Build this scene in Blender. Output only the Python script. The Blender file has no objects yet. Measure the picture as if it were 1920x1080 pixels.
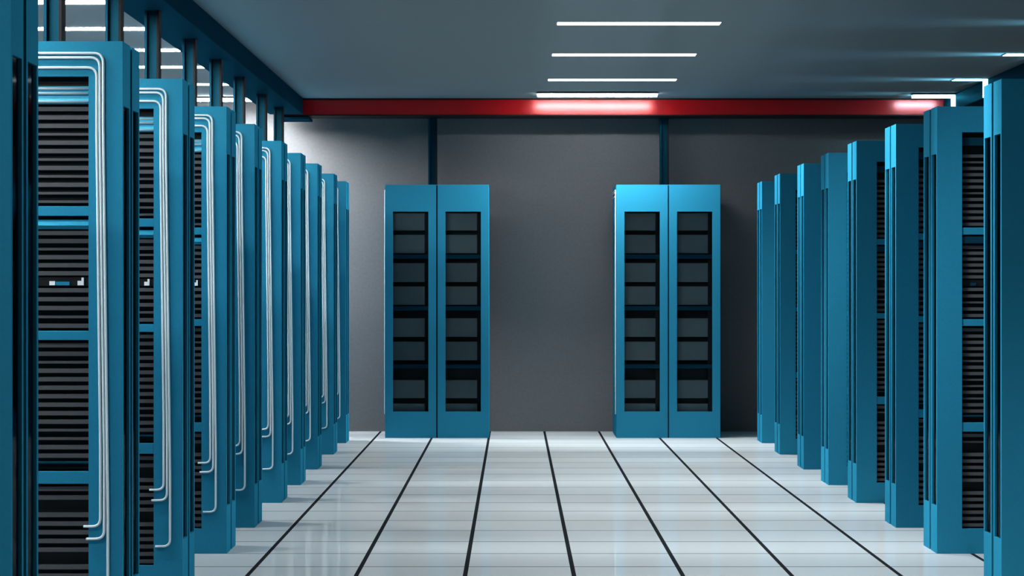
import bpy, bmesh, math, random
from mathutils import Vector, Matrix
random.seed(7)
SC = bpy.context.scene
COL = SC.collection

# ------------------------------------------------------------------ materials
def new_mat(name):
    m = bpy.data.materials.new(name); m.use_nodes = True
    nt = m.node_tree; nt.nodes.clear()
    out = nt.nodes.new('ShaderNodeOutputMaterial')
    return m, nt, out

def principled(name, col, rough=0.5, metal=0.0, spec=0.5, noise=0.0, nscale=60.0, bump=0.0, bscale=200.0, rvar=0.0):
    m, nt, out = new_mat(name)
    p = nt.nodes.new('ShaderNodeBsdfPrincipled')
    p.inputs['Base Color'].default_value = (*col, 1)
    p.inputs['Roughness'].default_value = rough
    p.inputs['Metallic'].default_value = metal
    p.inputs['Specular IOR Level'].default_value = spec
    nt.links.new(p.outputs[0], out.inputs[0])
    tc = nt.nodes.new('ShaderNodeTexCoord')
    if noise > 0:
        n = nt.nodes.new('ShaderNodeTexNoise'); n.inputs['Scale'].default_value = nscale
        n.inputs['Detail'].default_value = 4
        nt.links.new(tc.outputs['Object'], n.inputs['Vector'])
        r = nt.nodes.new('ShaderNodeMapRange')
        r.inputs['From Min'].default_value = 0.25; r.inputs['From Max'].default_value = 0.75
        r.inputs['To Min'].default_value = 1 - noise; r.inputs['To Max'].default_value = 1 + noise
        nt.links.new(n.outputs['Fac'], r.inputs['Value'])
        v = nt.nodes.new('ShaderNodeVectorMath'); v.operation = 'SCALE'
        v.inputs[0].default_value = col
        nt.links.new(r.outputs[0], v.inputs['Scale'])
        nt.links.new(v.outputs[0], p.inputs['Base Color'])
    if bump > 0:
        n2 = nt.nodes.new('ShaderNodeTexNoise'); n2.inputs['Scale'].default_value = bscale
        n2.inputs['Detail'].default_value = 3
        nt.links.new(tc.outputs['Object'], n2.inputs['Vector'])
        b = nt.nodes.new('ShaderNodeBump'); b.inputs['Strength'].default_value = bump
        b.inputs['Distance'].default_value = 0.004
        nt.links.new(n2.outputs['Fac'], b.inputs['Height'])
        nt.links.new(b.outputs[0], p.inputs['Normal'])
    return m

def paint(name, col, gloss_col, fac=0.10, rough=0.38, noise=0.05, aniso=0.0):
    m, nt, out = new_mat(name)
    N, L = nt.nodes, nt.links
    tc = N.new('ShaderNodeTexCoord'); n = N.new('ShaderNodeTexNoise'); n.inputs['Scale'].default_value = 90; n.inputs['Detail'].default_value = 4
    L.new(tc.outputs['Object'], n.inputs['Vector'])
    r = N.new('ShaderNodeMapRange'); r.inputs['From Min'].default_value = .25; r.inputs['From Max'].default_value = .75
    r.inputs['To Min'].default_value = 1-noise; r.inputs['To Max'].default_value = 1+noise
    L.new(n.outputs['Fac'], r.inputs['Value'])
    v = N.new('ShaderNodeVectorMath'); v.operation = 'SCALE'; v.inputs[0].default_value = col; L.new(r.outputs[0], v.inputs['Scale'])
    d = N.new('ShaderNodeBsdfDiffuse'); L.new(v.outputs[0], d.inputs[0])
    g = N.new('ShaderNodeBsdfAnisotropic'); g.inputs['Color'].default_value = (*gloss_col, 1); g.inputs['Roughness'].default_value = rough
    if aniso:
        g.inputs['Anisotropy'].default_value = aniso
        c = N.new('ShaderNodeCombineXYZ'); c.inputs[0].default_value = 1.0; L.new(c.outputs[0], g.inputs['Tangent'])
    mx = N.new('ShaderNodeMixShader'); mx.inputs[0].default_value = fac
    L.new(d.outputs[0], mx.inputs[1]); L.new(g.outputs[0], mx.inputs[2]); L.new(mx.outputs[0], out.inputs[0])
    return m

def emitter(name, col, strength):
    m, nt, out = new_mat(name)
    e = nt.nodes.new('ShaderNodeEmission')
    e.inputs[0].default_value = (*col, 1); e.inputs[1].default_value = strength
    nt.links.new(e.outputs[0], out.inputs[0])
    return m

def glass_mat(name, tint):
    m, nt, out = new_mat(name)
    t = nt.nodes.new('ShaderNodeBsdfTransparent'); t.inputs[0].default_value = (*tint, 1)
    g = nt.nodes.new('ShaderNodeBsdfGlossy'); g.inputs['Roughness'].default_value = 0.05
    g.inputs[0].default_value = (0.18, 0.22, 0.25, 1)
    f = nt.nodes.new('ShaderNodeFresnel'); f.inputs[0].default_value = 1.14
    mx = nt.nodes.new('ShaderNodeMixShader')
    nt.links.new(f.outputs[0], mx.inputs[0]); nt.links.new(t.outputs[0], mx.inputs[1]); nt.links.new(g.outputs[0], mx.inputs[2])
    nt.links.new(mx.outputs[0], out.inputs[0])
    return m

TILE, TX0, TY0 = 0.495, 0.2695, 10.003
def floor_mat():
    m, nt, out = new_mat('raised_floor_tiles')
    N, L = nt.nodes, nt.links
    tc = N.new('ShaderNodeTexCoord'); sp = N.new('ShaderNodeSeparateXYZ')
    L.new(tc.outputs['Object'], sp.inputs[0])
    def math_(op, a, b=None):
        n = N.new('ShaderNodeMath'); n.operation = op
        for i, v in enumerate((a, b)):
            if v is None: continue
            if isinstance(v, (int, float)): n.inputs[i].default_value = v
            else: L.new(v, n.inputs[i])
        return n.outputs[0]
    def line(axis, off, half):
        u = math_('DIVIDE', math_('SUBTRACT', sp.outputs[axis], off), TILE)
        d = math_('ABSOLUTE', math_('SUBTRACT', u, math_('ROUND', u)))
        return math_('LESS_THAN', d, half / TILE)
    lx = line('X', TX0, 0.0105)
    ly = line('Y', TY0, 0.0075)
    # tile colour: pale cool laminate, every tile very slightly different
    ix = math_('FLOOR', math_('DIVIDE', math_('SUBTRACT', sp.outputs['X'], TX0), TILE))
    iy = math_('FLOOR', math_('DIVIDE', math_('SUBTRACT', sp.outputs['Y'], TY0), TILE))
    cb = N.new('ShaderNodeCombineXYZ'); L.new(ix, cb.inputs[0]); L.new(iy, cb.inputs[1])
    wn = N.new('ShaderNodeTexWhiteNoise'); wn.noise_dimensions = '2D'; L.new(cb.outputs[0], wn.inputs['Vector'])
    fine = N.new('ShaderNodeTexNoise'); fine.inputs['Scale'].default_value = 140; L.new(tc.outputs['Object'], fine.inputs['Vector'])
    k = math_('ADD', math_('MULTIPLY', wn.outputs['Value'], 0.05), math_('MULTIPLY', fine.outputs['Fac'], 0.06))
    k = math_('ADD', k, 0.94)
    v = N.new('ShaderNodeVectorMath'); v.operation = 'SCALE'; v.inputs[0].default_value = FLOOR_COL; L.new(k, v.inputs['Scale'])
    m1 = N.new('ShaderNodeMix'); m1.data_type = 'RGBA'
    L.new(ly, m1.inputs[0]); L.new(v.outputs[0], m1.inputs[6]); m1.inputs[7].default_value = (0.045, 0.05, 0.055, 1)
    m2 = N.new('ShaderNodeMix'); m2.data_type = 'RGBA'
    L.new(lx, m2.inputs[0]); L.new(m1.outputs[2], m2.inputs[6]); m2.inputs[7].default_value = (0.012, 0.014, 0.016, 1)
    df = N.new('ShaderNodeBsdfDiffuse'); L.new(m2.outputs[2], df.inputs[0])
    gl = N.new('ShaderNodeBsdfGlossy'); gl.inputs['Roughness'].default_value = 0.02; gl.inputs[0].default_value = (1, 1, 1, 1)
    bm_ = N.new('ShaderNodeBump'); bm_.inputs['Strength'].default_value = 0.008; bm_.inputs['Distance'].default_value = 0.001
    L.new(fine.outputs['Fac'], bm_.inputs['Height']); L.new(bm_.outputs[0], gl.inputs['Normal'])
    mx = N.new('ShaderNodeMixShader')
    fac = math_('MULTIPLY', math_('SUBTRACT', 1.0, math_('MAXIMUM', lx, ly)), 0.32)
    L.new(fac, mx.inputs[0]); L.new(df.outputs[0], mx.inputs[1]); L.new(gl.outputs[0], mx.inputs[2])
    L.new(mx.outputs[0], out.inputs[0])
    return m

CEIL_ANISO = 0.95
FLOOR_COL = (0.435, 0.472, 0.485)
M = dict(
    blue=paint('blue_powder_coat', (0.018, 0.195, 0.325), (0.10, 0.62, 0.80), 0.09, 0.36),
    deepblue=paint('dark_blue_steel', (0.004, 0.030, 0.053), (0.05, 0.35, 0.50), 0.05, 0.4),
    black=principled('black_steel', (0.004, 0.004, 0.0045), 0.55, spec=0.2),
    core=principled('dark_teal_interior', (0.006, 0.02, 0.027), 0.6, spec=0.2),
    slat=principled('charcoal_louvre', (0.064, 0.066, 0.070), 0.5, spec=0.3, noise=0.05),
    unit=principled('grey_blank_panel', (0.12, 0.13, 0.138), 0.5, spec=0.3, noise=0.08, nscale=9),
    white=principled('white_cable_sheath', (0.64, 0.78, 0.82), 0.35),
    cyan=principled('lit_blue_patch_panel', (0.03, 0.42, 0.62), 0.4),  # blue paint lightened, as if lit from above
    port=principled('white_plastic', (0.8, 0.84, 0.86), 0.4),
    red=paint('red_gloss_paint', (0.52, 0.003, 0.006), (1.0, 0.24, 0.24), 0.20, 0.21),
    ceil=paint('grey_ceiling_panel', (0.21, 0.242, 0.255), (0.45, 0.70, 0.82), 0.08, 0.5, 0.03, CEIL_ANISO),
    wall=principled('grey_plaster', (0.157, 0.164, 0.169), 0.8, spec=0.2, noise=0.07, nscale=45, bump=0.25, bscale=160),
    housing=principled('grey_metal_housing', (0.25, 0.27, 0.28), 0.5),
    glass=glass_mat('clear_door_glass', (0.86, 0.93, 0.95)),
)
M['floor'] = floor_mat()
def lamp(kind, k):
    name = '%s_light_%g' % (kind, k)
    if name not in M:
        M[name] = emitter(name, {'aisle': (0.95, 0.985, 1.0), 'left': (0.98, 0.985, 1.0), 'right': (0.45, 0.86, 1.0)}[kind], k)
    return M[name]

# ------------------------------------------------------------------ mesh helpers
class MB:
    def __init__(self): self.bm = bmesh.new()
    def box(self, x0, x1, y0, y1, z0, z1, bevel=0.0, rotx=0.0):
        x0, x1 = min(x0, x1), max(x0, x1); y0, y1 = min(y0, y1), max(y0, y1)
        r = bmesh.ops.create_cube(self.bm, size=1.0)
        c = Vector(((x0+x1)/2, (y0+y1)/2, (z0+z1)/2))
        s = Vector((x1-x0, y1-y0, z1-z0))
        R = Matrix.Rotation(rotx, 3, 'X')
        for v in r['verts']:
            v.co = R @ Vector((v.co.x*s.x, v.co.y*s.y, v.co.z*s.z)) + c
        if bevel > 0:
            es = list({e for v in r['verts'] for e in v.link_edges})
            bmesh.ops.bevel(self.bm, geom=es, offset=bevel, segments=2, profile=0.5, affect='EDGES')
        return self
    def ring(self, axis, p0, p1, o, i):
        """picture-frame plate: outer rect o=(u0,u1,v0,v1), hole i, thickness p0..p1 along axis ('x' or 'y')"""
        def P(p, u, v): return (p, u, v) if axis == 'x' else (u, p, v)
        vs = []
        for p in (p0, p1):
            for (u0, u1, v0, v1) in (o, i):
                vs.append([self.bm.verts.new(P(p, u, v)) for u, v in ((u0, v0), (u1, v0), (u1, v1), (u0, v1))])
        of, if_, ob, ib = vs
        f = self.bm.faces.new
        for k in range(4):
            n = (k+1) % 4
            f((of[k], of[n], if_[n], if_[k])); f((ob[n], ob[k], ib[k], ib[n]))
            f((of[n], of[k], ob[k], ob[n])); f((if_[k], if_[n], ib[n], ib[k]))
        return self
    def tube(self, pts, r, seg=10):
        bm = self.bm; prev = None; n = None
        pts = [Vector(p) for p in pts]
        for k, p in enumerate(pts):
            t = (pts[min(k+1, len(pts)-1)] - pts[max(k-1, 0)]).normalized()
            if n is None:
                n = t.orthogonal().normalized()
            n = (n - t * n.dot(t)).normalized()
            b = t.cross(n)
            ring = [bm.verts.new(p + r*(math.cos(a)*n + math.sin(a)*b)) for a in (2*math.pi*i/seg for i in range(seg))]
            if prev:
                for i in range(seg):
                    fc = bm.faces.new((prev[i], prev[(i+1) % seg], ring[(i+1) % seg], ring[i])); fc.smooth = True
            else:
                bm.faces.new(ring[::-1])
            prev = ring
        bm.faces.new(prev)
        return self
    def build(self, name, mat, parent=None):
        bmesh.ops.recalc_face_normals(self.bm, faces=self.bm.faces[:])
        me = bpy.data.meshes.new(name); self.bm.to_mesh(me); self.bm.free()
        mats = mat if isinstance(mat, (list, tuple)) else [mat]
        for mm in mats: me.materials.append(mm)
        o = bpy.data.objects.new(name, me); COL.objects.link(o)
        if parent: o.parent = parent
        return o

def fillet(pts, r, n=6):
    pts = [Vector(p) for p in pts]; out = [pts[0]]
    for a, b, c in zip(pts, pts[1:], pts[2:]):
        u = (a-b).normalized(); v = (c-b).normalized()
        rr = min(r, (a-b).length*0.49, (c-b).length*0.49)
        for k in range(n+1):
            t = k/n
            out.append((b+u*rr)*(1-t)**2 + b*2*t*(1-t) + (b+v*rr)*t*t)
    out.append(pts[-1]); return out

def empty(name, loc):
    o = bpy.data.objects.new(name, None); o.empty_display_size = 0.2; o.location = loc; COL.objects.link(o); return o
def tag(o, label, cat, group=None, kind=None):
    o['label'] = label; o['category'] = cat
    if group: o['group'] = group
    if kind: o['kind'] = kind
    return o
def struct(o):
    o['kind'] = 'structure'; return o
def copy_tree(o, parent=None):
    c = o.copy(); COL.objects.link(c)
    if parent: c.parent = parent
    for ch in list(o.children): copy_tree(ch, c)
    return c

# ------------------------------------------------------------------ room
HC = 2.98                     # ceiling height
YW = 19.38                    # back wall
XL, XR = -4.7, 5.2            # side walls
YB = -1.2                     # wall behind the camera
struct(MB().box(XL-.1, XR+.1, YB-.1, YW+.1, -0.1, 0).build('floor', M['floor']))
struct(MB().box(XL-.1, XR+.1, YB-.1, YW+.1, HC, HC+.1).build('ceiling', M['ceil']))
struct(MB().box(XL-.1, XR+.1, YW, YW+.1, 0, HC).build('wall_back', M['wall']))
struct(MB().box(XL-.1, XL, YB, YW, 0, HC).build('wall_left', M['wall']))
struct(MB().box(XR, XR+.1, YB, YW, 0, HC).build('wall_right', M['wall']))
struct(MB().box(XL-.1, XR+.1, YB-.1, YB, 0, HC).build('wall_front', M['wall']))

# ------------------------------------------------------------------ overhead beams
ZB = 2.836
rb = empty('ceiling_beam', (0.95, 19.02, 2.828))
def rel(root, mb, name, mat):
    o = mb.build(name, mat, root); o.matrix_parent_inverse = Matrix.Translation(-root.location); return o
rel(rb, MB().box(-2.1, 4.05, 18.87, 19.19, 2.834, 2.968, 0.003), 'web', M['red'])
rel(rb, MB().box(-2.1, 4.05, 18.86, 19.20, 2.968, HC), 'flange', M['black'])
rel(rb, MB().box(-2.1, 4.05, 18.862, 19.198, 2.826, 2.834), 'flange', M['black'])
tag(rb, 'long glossy red beam running across the top of the back wall', 'beam')
bl = empty('ceiling_beam', (-2.0, 11, ZB))
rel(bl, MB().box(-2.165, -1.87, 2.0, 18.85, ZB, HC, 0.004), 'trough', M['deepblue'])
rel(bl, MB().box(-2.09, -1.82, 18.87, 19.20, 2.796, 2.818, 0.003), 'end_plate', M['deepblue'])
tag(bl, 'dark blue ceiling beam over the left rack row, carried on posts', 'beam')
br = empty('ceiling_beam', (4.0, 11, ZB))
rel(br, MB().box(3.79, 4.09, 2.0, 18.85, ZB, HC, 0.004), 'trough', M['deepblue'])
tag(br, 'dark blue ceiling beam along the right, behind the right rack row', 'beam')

# ------------------------------------------------------------------ ceiling lights
HC_ = HC
def shaped_lamp(root, x0, x1, y, z, radiance, tilt=0.0, asym=0.0, prof=None, col=(0.95, 0.985, 1.0)):
    """unseen area lamp added under a bar: full light across the aisle, cut off along it"""
    d = bpy.data.lights.new('lamp', 'AREA'); d.shape = 'RECTANGLE'; d.size = x1-x0; d.size_y = .13
    prof = prof or PROFILE; d.color = col; d.energy = radiance*math.pi*(x1-x0)*.15
    d.use_nodes = True; nt = d.node_tree; nt.nodes.clear()
    out = nt.nodes.new('ShaderNodeOutputLight'); em = nt.nodes.new('ShaderNodeEmission')
    g = nt.nodes.new('ShaderNodeNewGeometry'); sp = nt.nodes.new('ShaderNodeSeparateXYZ')
    ab = nt.nodes.new('ShaderNodeMath'); ab.operation = 'ABSOLUTE'
    mr = nt.nodes.new('ShaderNodeMapRange'); mr.interpolation_type = 'SMOOTHSTEP'
    mr.inputs['From Min'].default_value = prof[0]; mr.inputs['From Max'].default_value = prof[1]
    mr.inputs['To Min'].default_value = 1.0; mr.inputs['To Max'].default_value = prof[2]
    nt.links.new(g.outputs['Incoming'], sp.inputs[0]); nt.links.new(sp.outputs['Y'], ab.inputs[0])
    nt.links.new(ab.outputs[0], mr.inputs['Value'])
    ax = nt.nodes.new('ShaderNodeMapRange')            # skew added to the lamp, brightening the right-hand row
    ax.inputs['From Min'].default_value = -0.9; ax.inputs['From Max'].default_value = 0.9
    ax.inputs['To Min'].default_value = 1-asym; ax.inputs['To Max'].default_value = 1+asym
    mu = nt.nodes.new('ShaderNodeMath'); mu.operation = 'MULTIPLY'
    nt.links.new(sp.outputs['X'], ax.inputs['Value'])
    nt.links.new(ax.outputs[0], mu.inputs[0]); nt.links.new(mr.outputs[0], mu.inputs[1])
    nt.links.new(mu.outputs[0], em.inputs['Strength'])
    nt.links.new(em.outputs[0], out.inputs[0])
    o = bpy.data.objects.new('lamp', d); COL.objects.link(o); o.parent = root
    o.location = ((x0+x1)/2 - root.location.x, y - root.location.y, z - root.location.z)
    o.rotation_euler = (0, tilt, 0)
    return o
PROFILE = (0.24, 0.50, 0.02)
def ceiling_light(x0, x1, y, mat, drop=None, hang=0.0, radiance=0):
    top = HC_; HC = top - hang
    r = empty('ceiling_light', ((x0+x1)/2, y, HC))
    w = 0.066
    rel(r, MB().box(x0-.008, x1+.008, y-w-.008, y+w+(.02 if hang else .008), HC-(-.005 if hang else .003), HC+(.009 if hang else 0)), 'housing', M['housing'])
    rel(r, MB().box(x0, x1, y-w, y+w, HC-.006, HC-.002), 'diffuser', mat)
    if hang:
        for xa in (x0+.1, x1-.13):
            rel(r, MB().box(xa, xa+.03, y-.02, y+.02, HC+.009, top), 'hanger', M['housing'])
        rel(r, MB().box(x0, x1, y+w, y+w+.012, HC-.012, HC+.005), 'edge_diffuser', lamp(mat.name.split('_')[0], 95))  # glowing strip added for the white glare on the red beam
    if radiance:
        shaped_lamp(r, x0, x1, y, HC-.010, radiance, 0.0, 0.0 if hang else 0.7)
    if drop:
        rel(r, MB().box(x1-.012, x1, y-w, y+w, ZB+.004, HC-.006), 'side_diffuser', mat)  # brightly lit patch of the beam side, built as a glowing strip
        # unseen lamp added to lay a thin cyan streak along the ceiling
        shaped_lamp(r, x1-.055, x1+.015, y, 2.90, 600, math.pi/2, 0.0, (0.10, 0.32, 0.0), (0.25, 0.75, 1.0))
    return r
ordn = ['nearest', 'second nearest', 'third nearest', 'fourth nearest', 'fifth nearest', 'sixth nearest']
aisle_vis = [(13.48, 0.270, 6, 0, 200), (15.30, 0.270, 6, 0, 205), (17.15, 0.270, 6, 0, 150), (18.28, 0.196, 4, .02, 260)]
aisle_lab = ['white light bar over the aisle, nearest and longest of the four',
             'white light bar over the aisle, second nearest of the four',
             'white light bar over the aisle, third of the four, just ahead of the farthest',
             'farthest white light bar over the aisle, just before the red beam']
for (y, x0, e, hg, ra), lb in zip(aisle_vis, aisle_lab):
    tag(ceiling_light(x0, x0+1.028, y, lamp('aisle', e), None, hg, ra), lb, 'ceiling light', 'light bars over the aisle')
for k in range(1, 6):
    y = 13.48 - 1.84*k
    tag(ceiling_light(.270, 1.298, y, lamp('aisle', 5), None, 0, (205, 205, 195, 120, 12)[k-1]), 'white light bar over the aisle, towards the near end of the room', 'ceiling light', 'light bars over the near end')
left_y = [12.47, 13.76, 14.99, 16.15, 17.53, 18.75]
for k, y in enumerate(left_y):
    tag(ceiling_light(-3.27, -2.205, y, lamp('left', (170, 170, 175, 85, 50, 390)[k]), None, .02 if k == 5 else 0),
        ['white light bar beyond the left beam, cut by the top edge of the picture',
         'white light bar beyond the left beam, second from the top edge of the picture',
         'white light bar beyond the left beam, third from the top edge of the picture',
         'white light bar beyond the left beam, third from the back wall',
         'white light bar beyond the left beam, second from the back wall',
         'white light bar beyond the left beam, right against the back wall'][k], 'ceiling light', 'light bars beyond the left beam')
for k in range(1, 7):
    tag(ceiling_light(-3.27, -2.205, 12.47-1.28*k, lamp('left', 130)), 'white light bar beyond the left beam, towards the near end of the room', 'ceiling light', 'light bars over the near end')
for y, x0, lb in ((15.30, 3.515, 'white light bar at the right edge of the picture, beside the right beam'),
                  (17.15, 3.528, 'larger white light bar with an added glow strip down the right beam, second from the red beam'),
                  (18.40, 3.440, 'smaller white light bar with an added glow strip down the right beam, next to the red beam')):
    tag(ceiling_light(x0, 3.789, y, lamp('right', 7), True, .02 if y > 18 else 0), lb, 'ceiling light', 'light bars with an added glow strip on the right beam')
for k in range(0, 5):
    tag(ceiling_light(3.515, 3.789, 13.46-1.84*k, lamp('right', 4), True), 'white light bar with an added glow strip on the right beam, towards the near end of the room', 'ceiling light', 'light bars over the near end')

# ------------------------------------------------------------------ server racks in the two rows
H, W, D = 2.2, 0.345, 0.90
ST = 0.123                           # stile width on the side facing the camera
def make_rack(side):
    """side -1: left row (front towards +x, cables on the near side); +1: right row (front towards -x, no cables).
       local u = distance from the front plane back into the rack, y = along the row, near side y=-W/2"""
    s = side
    def X(u): return s*(u - D/2)
    y0, y1 = -W/2, W/2
    root = empty('server_rack', (0, 0, 0))
    # carcass: near-side ring, far side panel, top, base, back
    f = MB()
    f.ring('y', y0, y0+.02, (min(X(0.018), X(D)), max(X(0.018), X(D)), 0.0, H), (min(X(ST), X(D-ST)), max(X(ST), X(D-ST)), .123, H-.127))
    f.box(X(.018), X(D), y1-.02, y1, 0, H)
    f.box(X(.018), X(D), y0+.02, y1-.02, H-.03, H)
    f.box(X(.018), X(D), y0+.02, y1-.02, 0, .05)
    f.box(X(D-.02), X(D), y0+.02, y1-.02, .05, H-.03)
    f.build('frame', M['blue'], root)
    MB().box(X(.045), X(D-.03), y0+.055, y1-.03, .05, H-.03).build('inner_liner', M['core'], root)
    # two glazed doors on the front (aisle) side
    gap = 0.036
    for (a, b) in ((y0, -gap/2), (gap/2, y1)):
        d = MB(); fr = 0.020
        d.ring('x', X(0), X(.018), (a, b, 0.0, H), (a+fr, b-fr, .232, 1.968))
        do = d.build('door', M['blue'], root)
        MB().box(X(.008), X(.012), a+fr-.002, b-fr+.002, .230, 1.970).build('glass_pane', M['glass'], do)
    MB().box(X(.010), X(.018), -gap/2, gap/2, 0.0, H-.012).build('door_seal', M['black'], root)
    u0, u1 = ST, D-ST
    yf = y0+.020
    # louvred server units
    def unit(z0, z1, holes=()):
        m = MB(); p = .0308; n = max(1, int(round((z1-z0)/p))); p = (z1-z0)/n
        for k in range(n):
            zc = z1-(k+.5)*p
            if any(h0 < zc < h1 for h0, h1 in holes): continue
            h = .0155 if random.random() > .14 else .009
            m.box(X(u0), X(u1), yf, yf+.03, zc-h/2, zc+h/2)
        m.build('server_unit', M['slat'], root)
    MB().box(X(u0-.02), X(u1+.02), yf+.026, yf+.034, .10, H-.1).build('backing_plate', M['black'], root)
    unit(1.606, 1.972); unit(1.347, 1.522); unit(1.155, 1.316); unit(.685, 1.116); unit(.123, .596, ((.51, .545), (.30, .345)))
    def bar(z0, z1, mat, out=0.0, tilt=0.0, name='cross_bar'):
        return MB().box(X(u0), X(u1), y0+.004-out, y0+.026-out, z0, z1, 0.0015, tilt).build(name, mat, root)
    bar(1.569, 1.604, M['blue']); bar(1.120, 1.153, M['blue']); bar(.600, .645, M['blue'])
    bar(.673, .680, M['deepblue'])
    if s < 0:
        bar(1.524, 1.552, M['blue'], 0.0, -.7)
        pp = MB().box(X(u0), X(u1), yf-.004, yf+.012, 1.974, 2.040, 0.002, -.35).build('patch_panel', M['cyan'], root)
        for z in (2.029, 2.012, 1.982):
            MB().tube([(X(u0+.002), yf-.012, z), (X(u1-.002), yf-.012, z)], .0045, 8).build('patch_cord', M['white'], pp)
    else:
        bar(1.526, 1.560, M['deepblue'], -.004)
        MB().box(X(u0), X(u1), yf-.002, yf+.015, 2.008, 2.048, 0.002).build('patch_panel', M['deepblue'], root)
    st = MB().box(X(u0), X(u1), yf+.004, yf+.026, 1.316, 1.347).build('status_strip', M['black'], root)
    if s < 0:
        MB().box(X(.144), X(.152), yf-.004, yf+.006, 1.318, 1.346).box(X(.152), X(.166), yf-.004, yf+.006, 1.318, 1.334).build('indicator', M['port'], st)
        MB().box(X(.248), X(.268), yf-.004, yf+.006, 1.318, 1.333).build('indicator', M['port'], st)
        MB().box(X(.196), X(.246), yf-.002, yf+.006, 1.318, 1.331).build('socket', M['blue'], st)
        # three white cables: along the top rail, down the stile and into the rack near the floor
        yc = y0-.006
        for (ut, ub, zt, zb, ue) in ((.092, .079, 2.104, .447, .140), (.081, .065, 2.140, .402, .131), (.069, .052, 2.156, .206, .115)):
            path = fillet([(X(D-.06), yc, zt), (X(ut), yc, zt), (X(ut), yc, zt-.25), (X(ub), yc, zb+.3), (X(ub), yc, zb), (X(ue), yc, zb)], .034)
            MB().tube(path, .0050, 8).build('cable', M['white'], root)
    else:
        MB().box(X(.168), X(.196), yf-.001, yf+.006, 1.318, 1.333).build('socket', M['deepblue'], st)
    return root

FX_L, FX_R = -1.417, 2.077
left_d = [6.0, 7.71, 9.10, 10.49, 11.62, 12.96, 14.12, 15.33, 16.70, 17.92]
names_l = ['blue rack at the very left edge, nearest the camera, cut by the frame',
           'nearest left-row rack showing its louvred side and three white cables, the largest of them',
           'second largest left-row rack with white cables, its base just below the picture',
           'left-row rack with white cables whose dark louvres end just above its visible base',
           'left-row blue rack with white cables, sixth from the back wall',
           'left-row blue rack with white cables, fifth from the back wall',
           'left-row blue rack with white cables, fourth from the back wall',
           'left-row blue rack with white cables, third from the back wall',
           'left-row blue rack with white cables, second from the back wall',
           'last left-row rack, smallest and closest to the back wall']
names_r = ['blue rack at the very right edge, nearest in the right row, cut by the frame',
           'right-row rack with the widest view of its dark louvres, beside the cut-off rack',
           'tall right-row rack third from the right edge, with a bright front edge',
           'right-row blue rack, fourth from the right edge of the picture',
           'right-row blue rack with a lighter side, fourth from the back wall',
           'right-row blue rack, third from the back wall',
           'right-row blue rack, second from the back wall',
           'last right-row rack, smallest and closest to the back wall']
pl = make_rack(-1)
for k, d in enumerate(left_d):
    o = pl if k == 0 else copy_tree(pl)
    o.location = (FX_L - D/2, d + W/2, 0)
    tag(o, names_l[k], 'server rack', 'server racks in the left row')
pr = make_rack(1)
for k, d in enumerate(left_d[2:]):
    o = pr if k == 0 else copy_tree(pr)
    o.location = (FX_R + D/2, d + W/2, 0)
    tag(o, names_r[k], 'server rack', 'server racks in the right row')

# ------------------------------------------------------------------ support posts (H sections)
def make_post(h):
    r = empty('support_post', (0, 0, 0)); w = .04
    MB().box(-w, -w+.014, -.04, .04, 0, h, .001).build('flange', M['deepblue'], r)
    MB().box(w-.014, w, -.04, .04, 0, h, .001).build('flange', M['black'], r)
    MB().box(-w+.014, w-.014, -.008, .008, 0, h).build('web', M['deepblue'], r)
    return r
pp = make_post(ZB - H)
post_lab = ['dark blue post on the nearest left racks, leftmost of those under the beam',
            'dark blue post under the left beam, second from the left edge',
            'dark blue post under the left beam, third from the left edge',
            'dark blue post under the left beam, fourth from the left edge',
            'dark blue post under the left beam, fourth from the back wall',
            'dark blue post under the left beam, third from the back wall',
            'dark blue post under the left beam, second from the back wall',
            'last dark blue post under the left beam, closest to the back wall']
for k, d in enumerate(left_d[2:]):
    o = pp if k == 0 else copy_tree(pp)
    o.location = (-2.0, d + W/2, H)
    tag(o, post_lab[k], 'post', 'posts between left racks and beam')
pb = make_post(2.826 - H)
pb.location = (-.734, 19.13, H); tag(pb, 'dark post from left back cabinet up to the red beam', 'post', 'posts above the back cabinets')
pc = copy_tree(pb); pc.location = (1.341, 19.13, H); tag(pc, 'blue post from right back cabinet up to the red beam', 'post', 'posts above the back cabinets')

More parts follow.
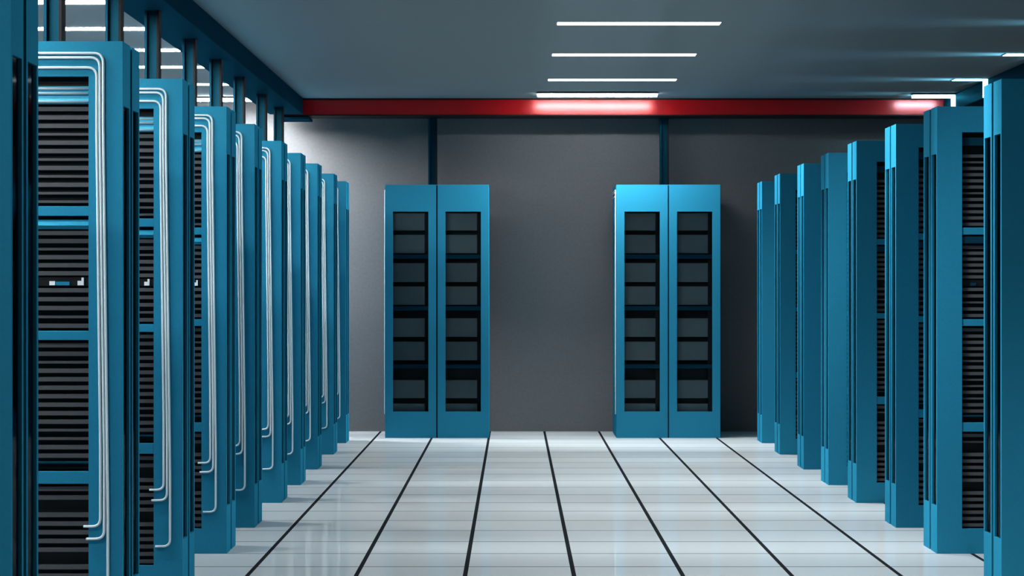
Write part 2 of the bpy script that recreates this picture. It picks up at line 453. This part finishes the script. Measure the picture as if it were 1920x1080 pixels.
# ------------------------------------------------------------------ the two cabinets at the back wall
def make_cabinet():
    root = empty('server_cabinet', (0, 0, 0))
    CW, CD = .90, .70; x0, x1 = -CW/2, CW/2
    f = MB()
    f.box(x0, x0+.02, .022, CD, 0, H); f.box(x1-.02, x1, .022, CD, 0, H)
    f.box(x0+.02, x1-.02, .022, CD, H-.03, H); f.box(x0+.02, x1-.02, .022, CD, 0, .06)
    f.box(x0+.02, x1-.02, CD-.02, CD, .06, H-.03)
    f.build('frame', M['blue'], root)
    MB().box(x0+.02, x1-.02, .12, .13, .06, H-.03).build('backing_plate', M['black'], root)
    MB().box(-.03, .03, .03, .12, .06, H-.03).build('centre_divider', M['black'], root)
    MB().box(-.008, .008, .012, .03, 0, H-.006).build('door_seal', M['black'], root)
    for a, b in ((x0, -.006), (.006, x1)):
        d = MB(); d.ring('y', 0, .022, (a, b, 0, H), (a+.068, b-.068, .230, 1.966))
        do = d.build('door', M['blue'], root)
        MB().box(a+.064, b-.064, .014, .018, .226, 1.970).build('glass_pane', M['glass'], do)
        ul, ur = a+.05, b-.068-.034
        for z0, z1 in ((1.803, 1.955), (1.604, 1.766), (1.354, 1.52), (1.155, 1.317), (.877, 1.039), (.673, .835), (.344, .501), (.20, .297)):
            MB().box(ul, ur, .055, .12, z0, z1, .003).build('server_unit', M['unit'], root)
        for z0, z1 in ((1.557, 1.595), (1.108, 1.145), (.603, .640)):
            MB().box(ul, b-.05, .03, .12, z0, z1, .002).build('shelf', M['deepblue'], root)
        MB().box(ur+.002, b-.05, .06, .12, .07, H-.04).build('side_channel', M['black'], root)
    # white cables down the left side, close to the front
    xc = x0-.006
    for (yt, yb, zt, zb, ye) in ((.092, .079, 2.104, .447, .140), (.081, .065, 2.140, .402, .131), (.069, .052, 2.156, .206, .115)):
        MB().tube(fillet([(xc, .55, zt), (xc, yt, zt), (xc, yt, zt-.25), (xc, yb, zb+.3), (xc, yb, zb), (xc, ye, zb)], .034), .0050, 8).build('cable', M['white'], root)
    return root
ca = make_cabinet(); ca.location = (-.675, 18.52, 0)
tag(ca, 'darker blue double-door cabinet left of centre at the back wall', 'server cabinet', 'double-door cabinets at the back wall')
cb = copy_tree(ca); cb.location = (1.335, 18.52, 0)
tag(cb, 'brighter blue double-door cabinet right of centre at the back wall', 'server cabinet', 'double-door cabinets at the back wall')

# ------------------------------------------------------------------ camera and world
cam = bpy.data.cameras.new('camera'); co = bpy.data.objects.new('camera', cam); COL.objects.link(co)
co.location = (0, 0, 1.312); co.rotation_euler = (math.pi/2, 0, 0)
cam.sensor_width = 36; cam.lens = 75
cam.shift_x = -5/1920; cam.shift_y = -2/1920
cam.clip_end = 100
SC.camera = co
w = bpy.data.worlds.new('world'); SC.world = w; w.use_nodes = True
w.node_tree.nodes['Background'].inputs[0].default_value = (0, 0, 0, 1)
SC.view_settings.view_transform = 'Standard'; SC.view_settings.look = 'None'
SC.view_settings.gamma = 1.0; SC.view_settings.use_curve_mapping = False
SC.view_settings.exposure = 0.0
SC.cycles.use_denoising = True
SC.cycles.max_bounces = 8
SC.cycles.diffuse_bounces = 5
SC.cycles.transparent_max_bounces = 12
SC.cycles.sample_clamp_indirect = 6
SC.cycles.caustics_reflective = False
SC.cycles.caustics_refractive = False
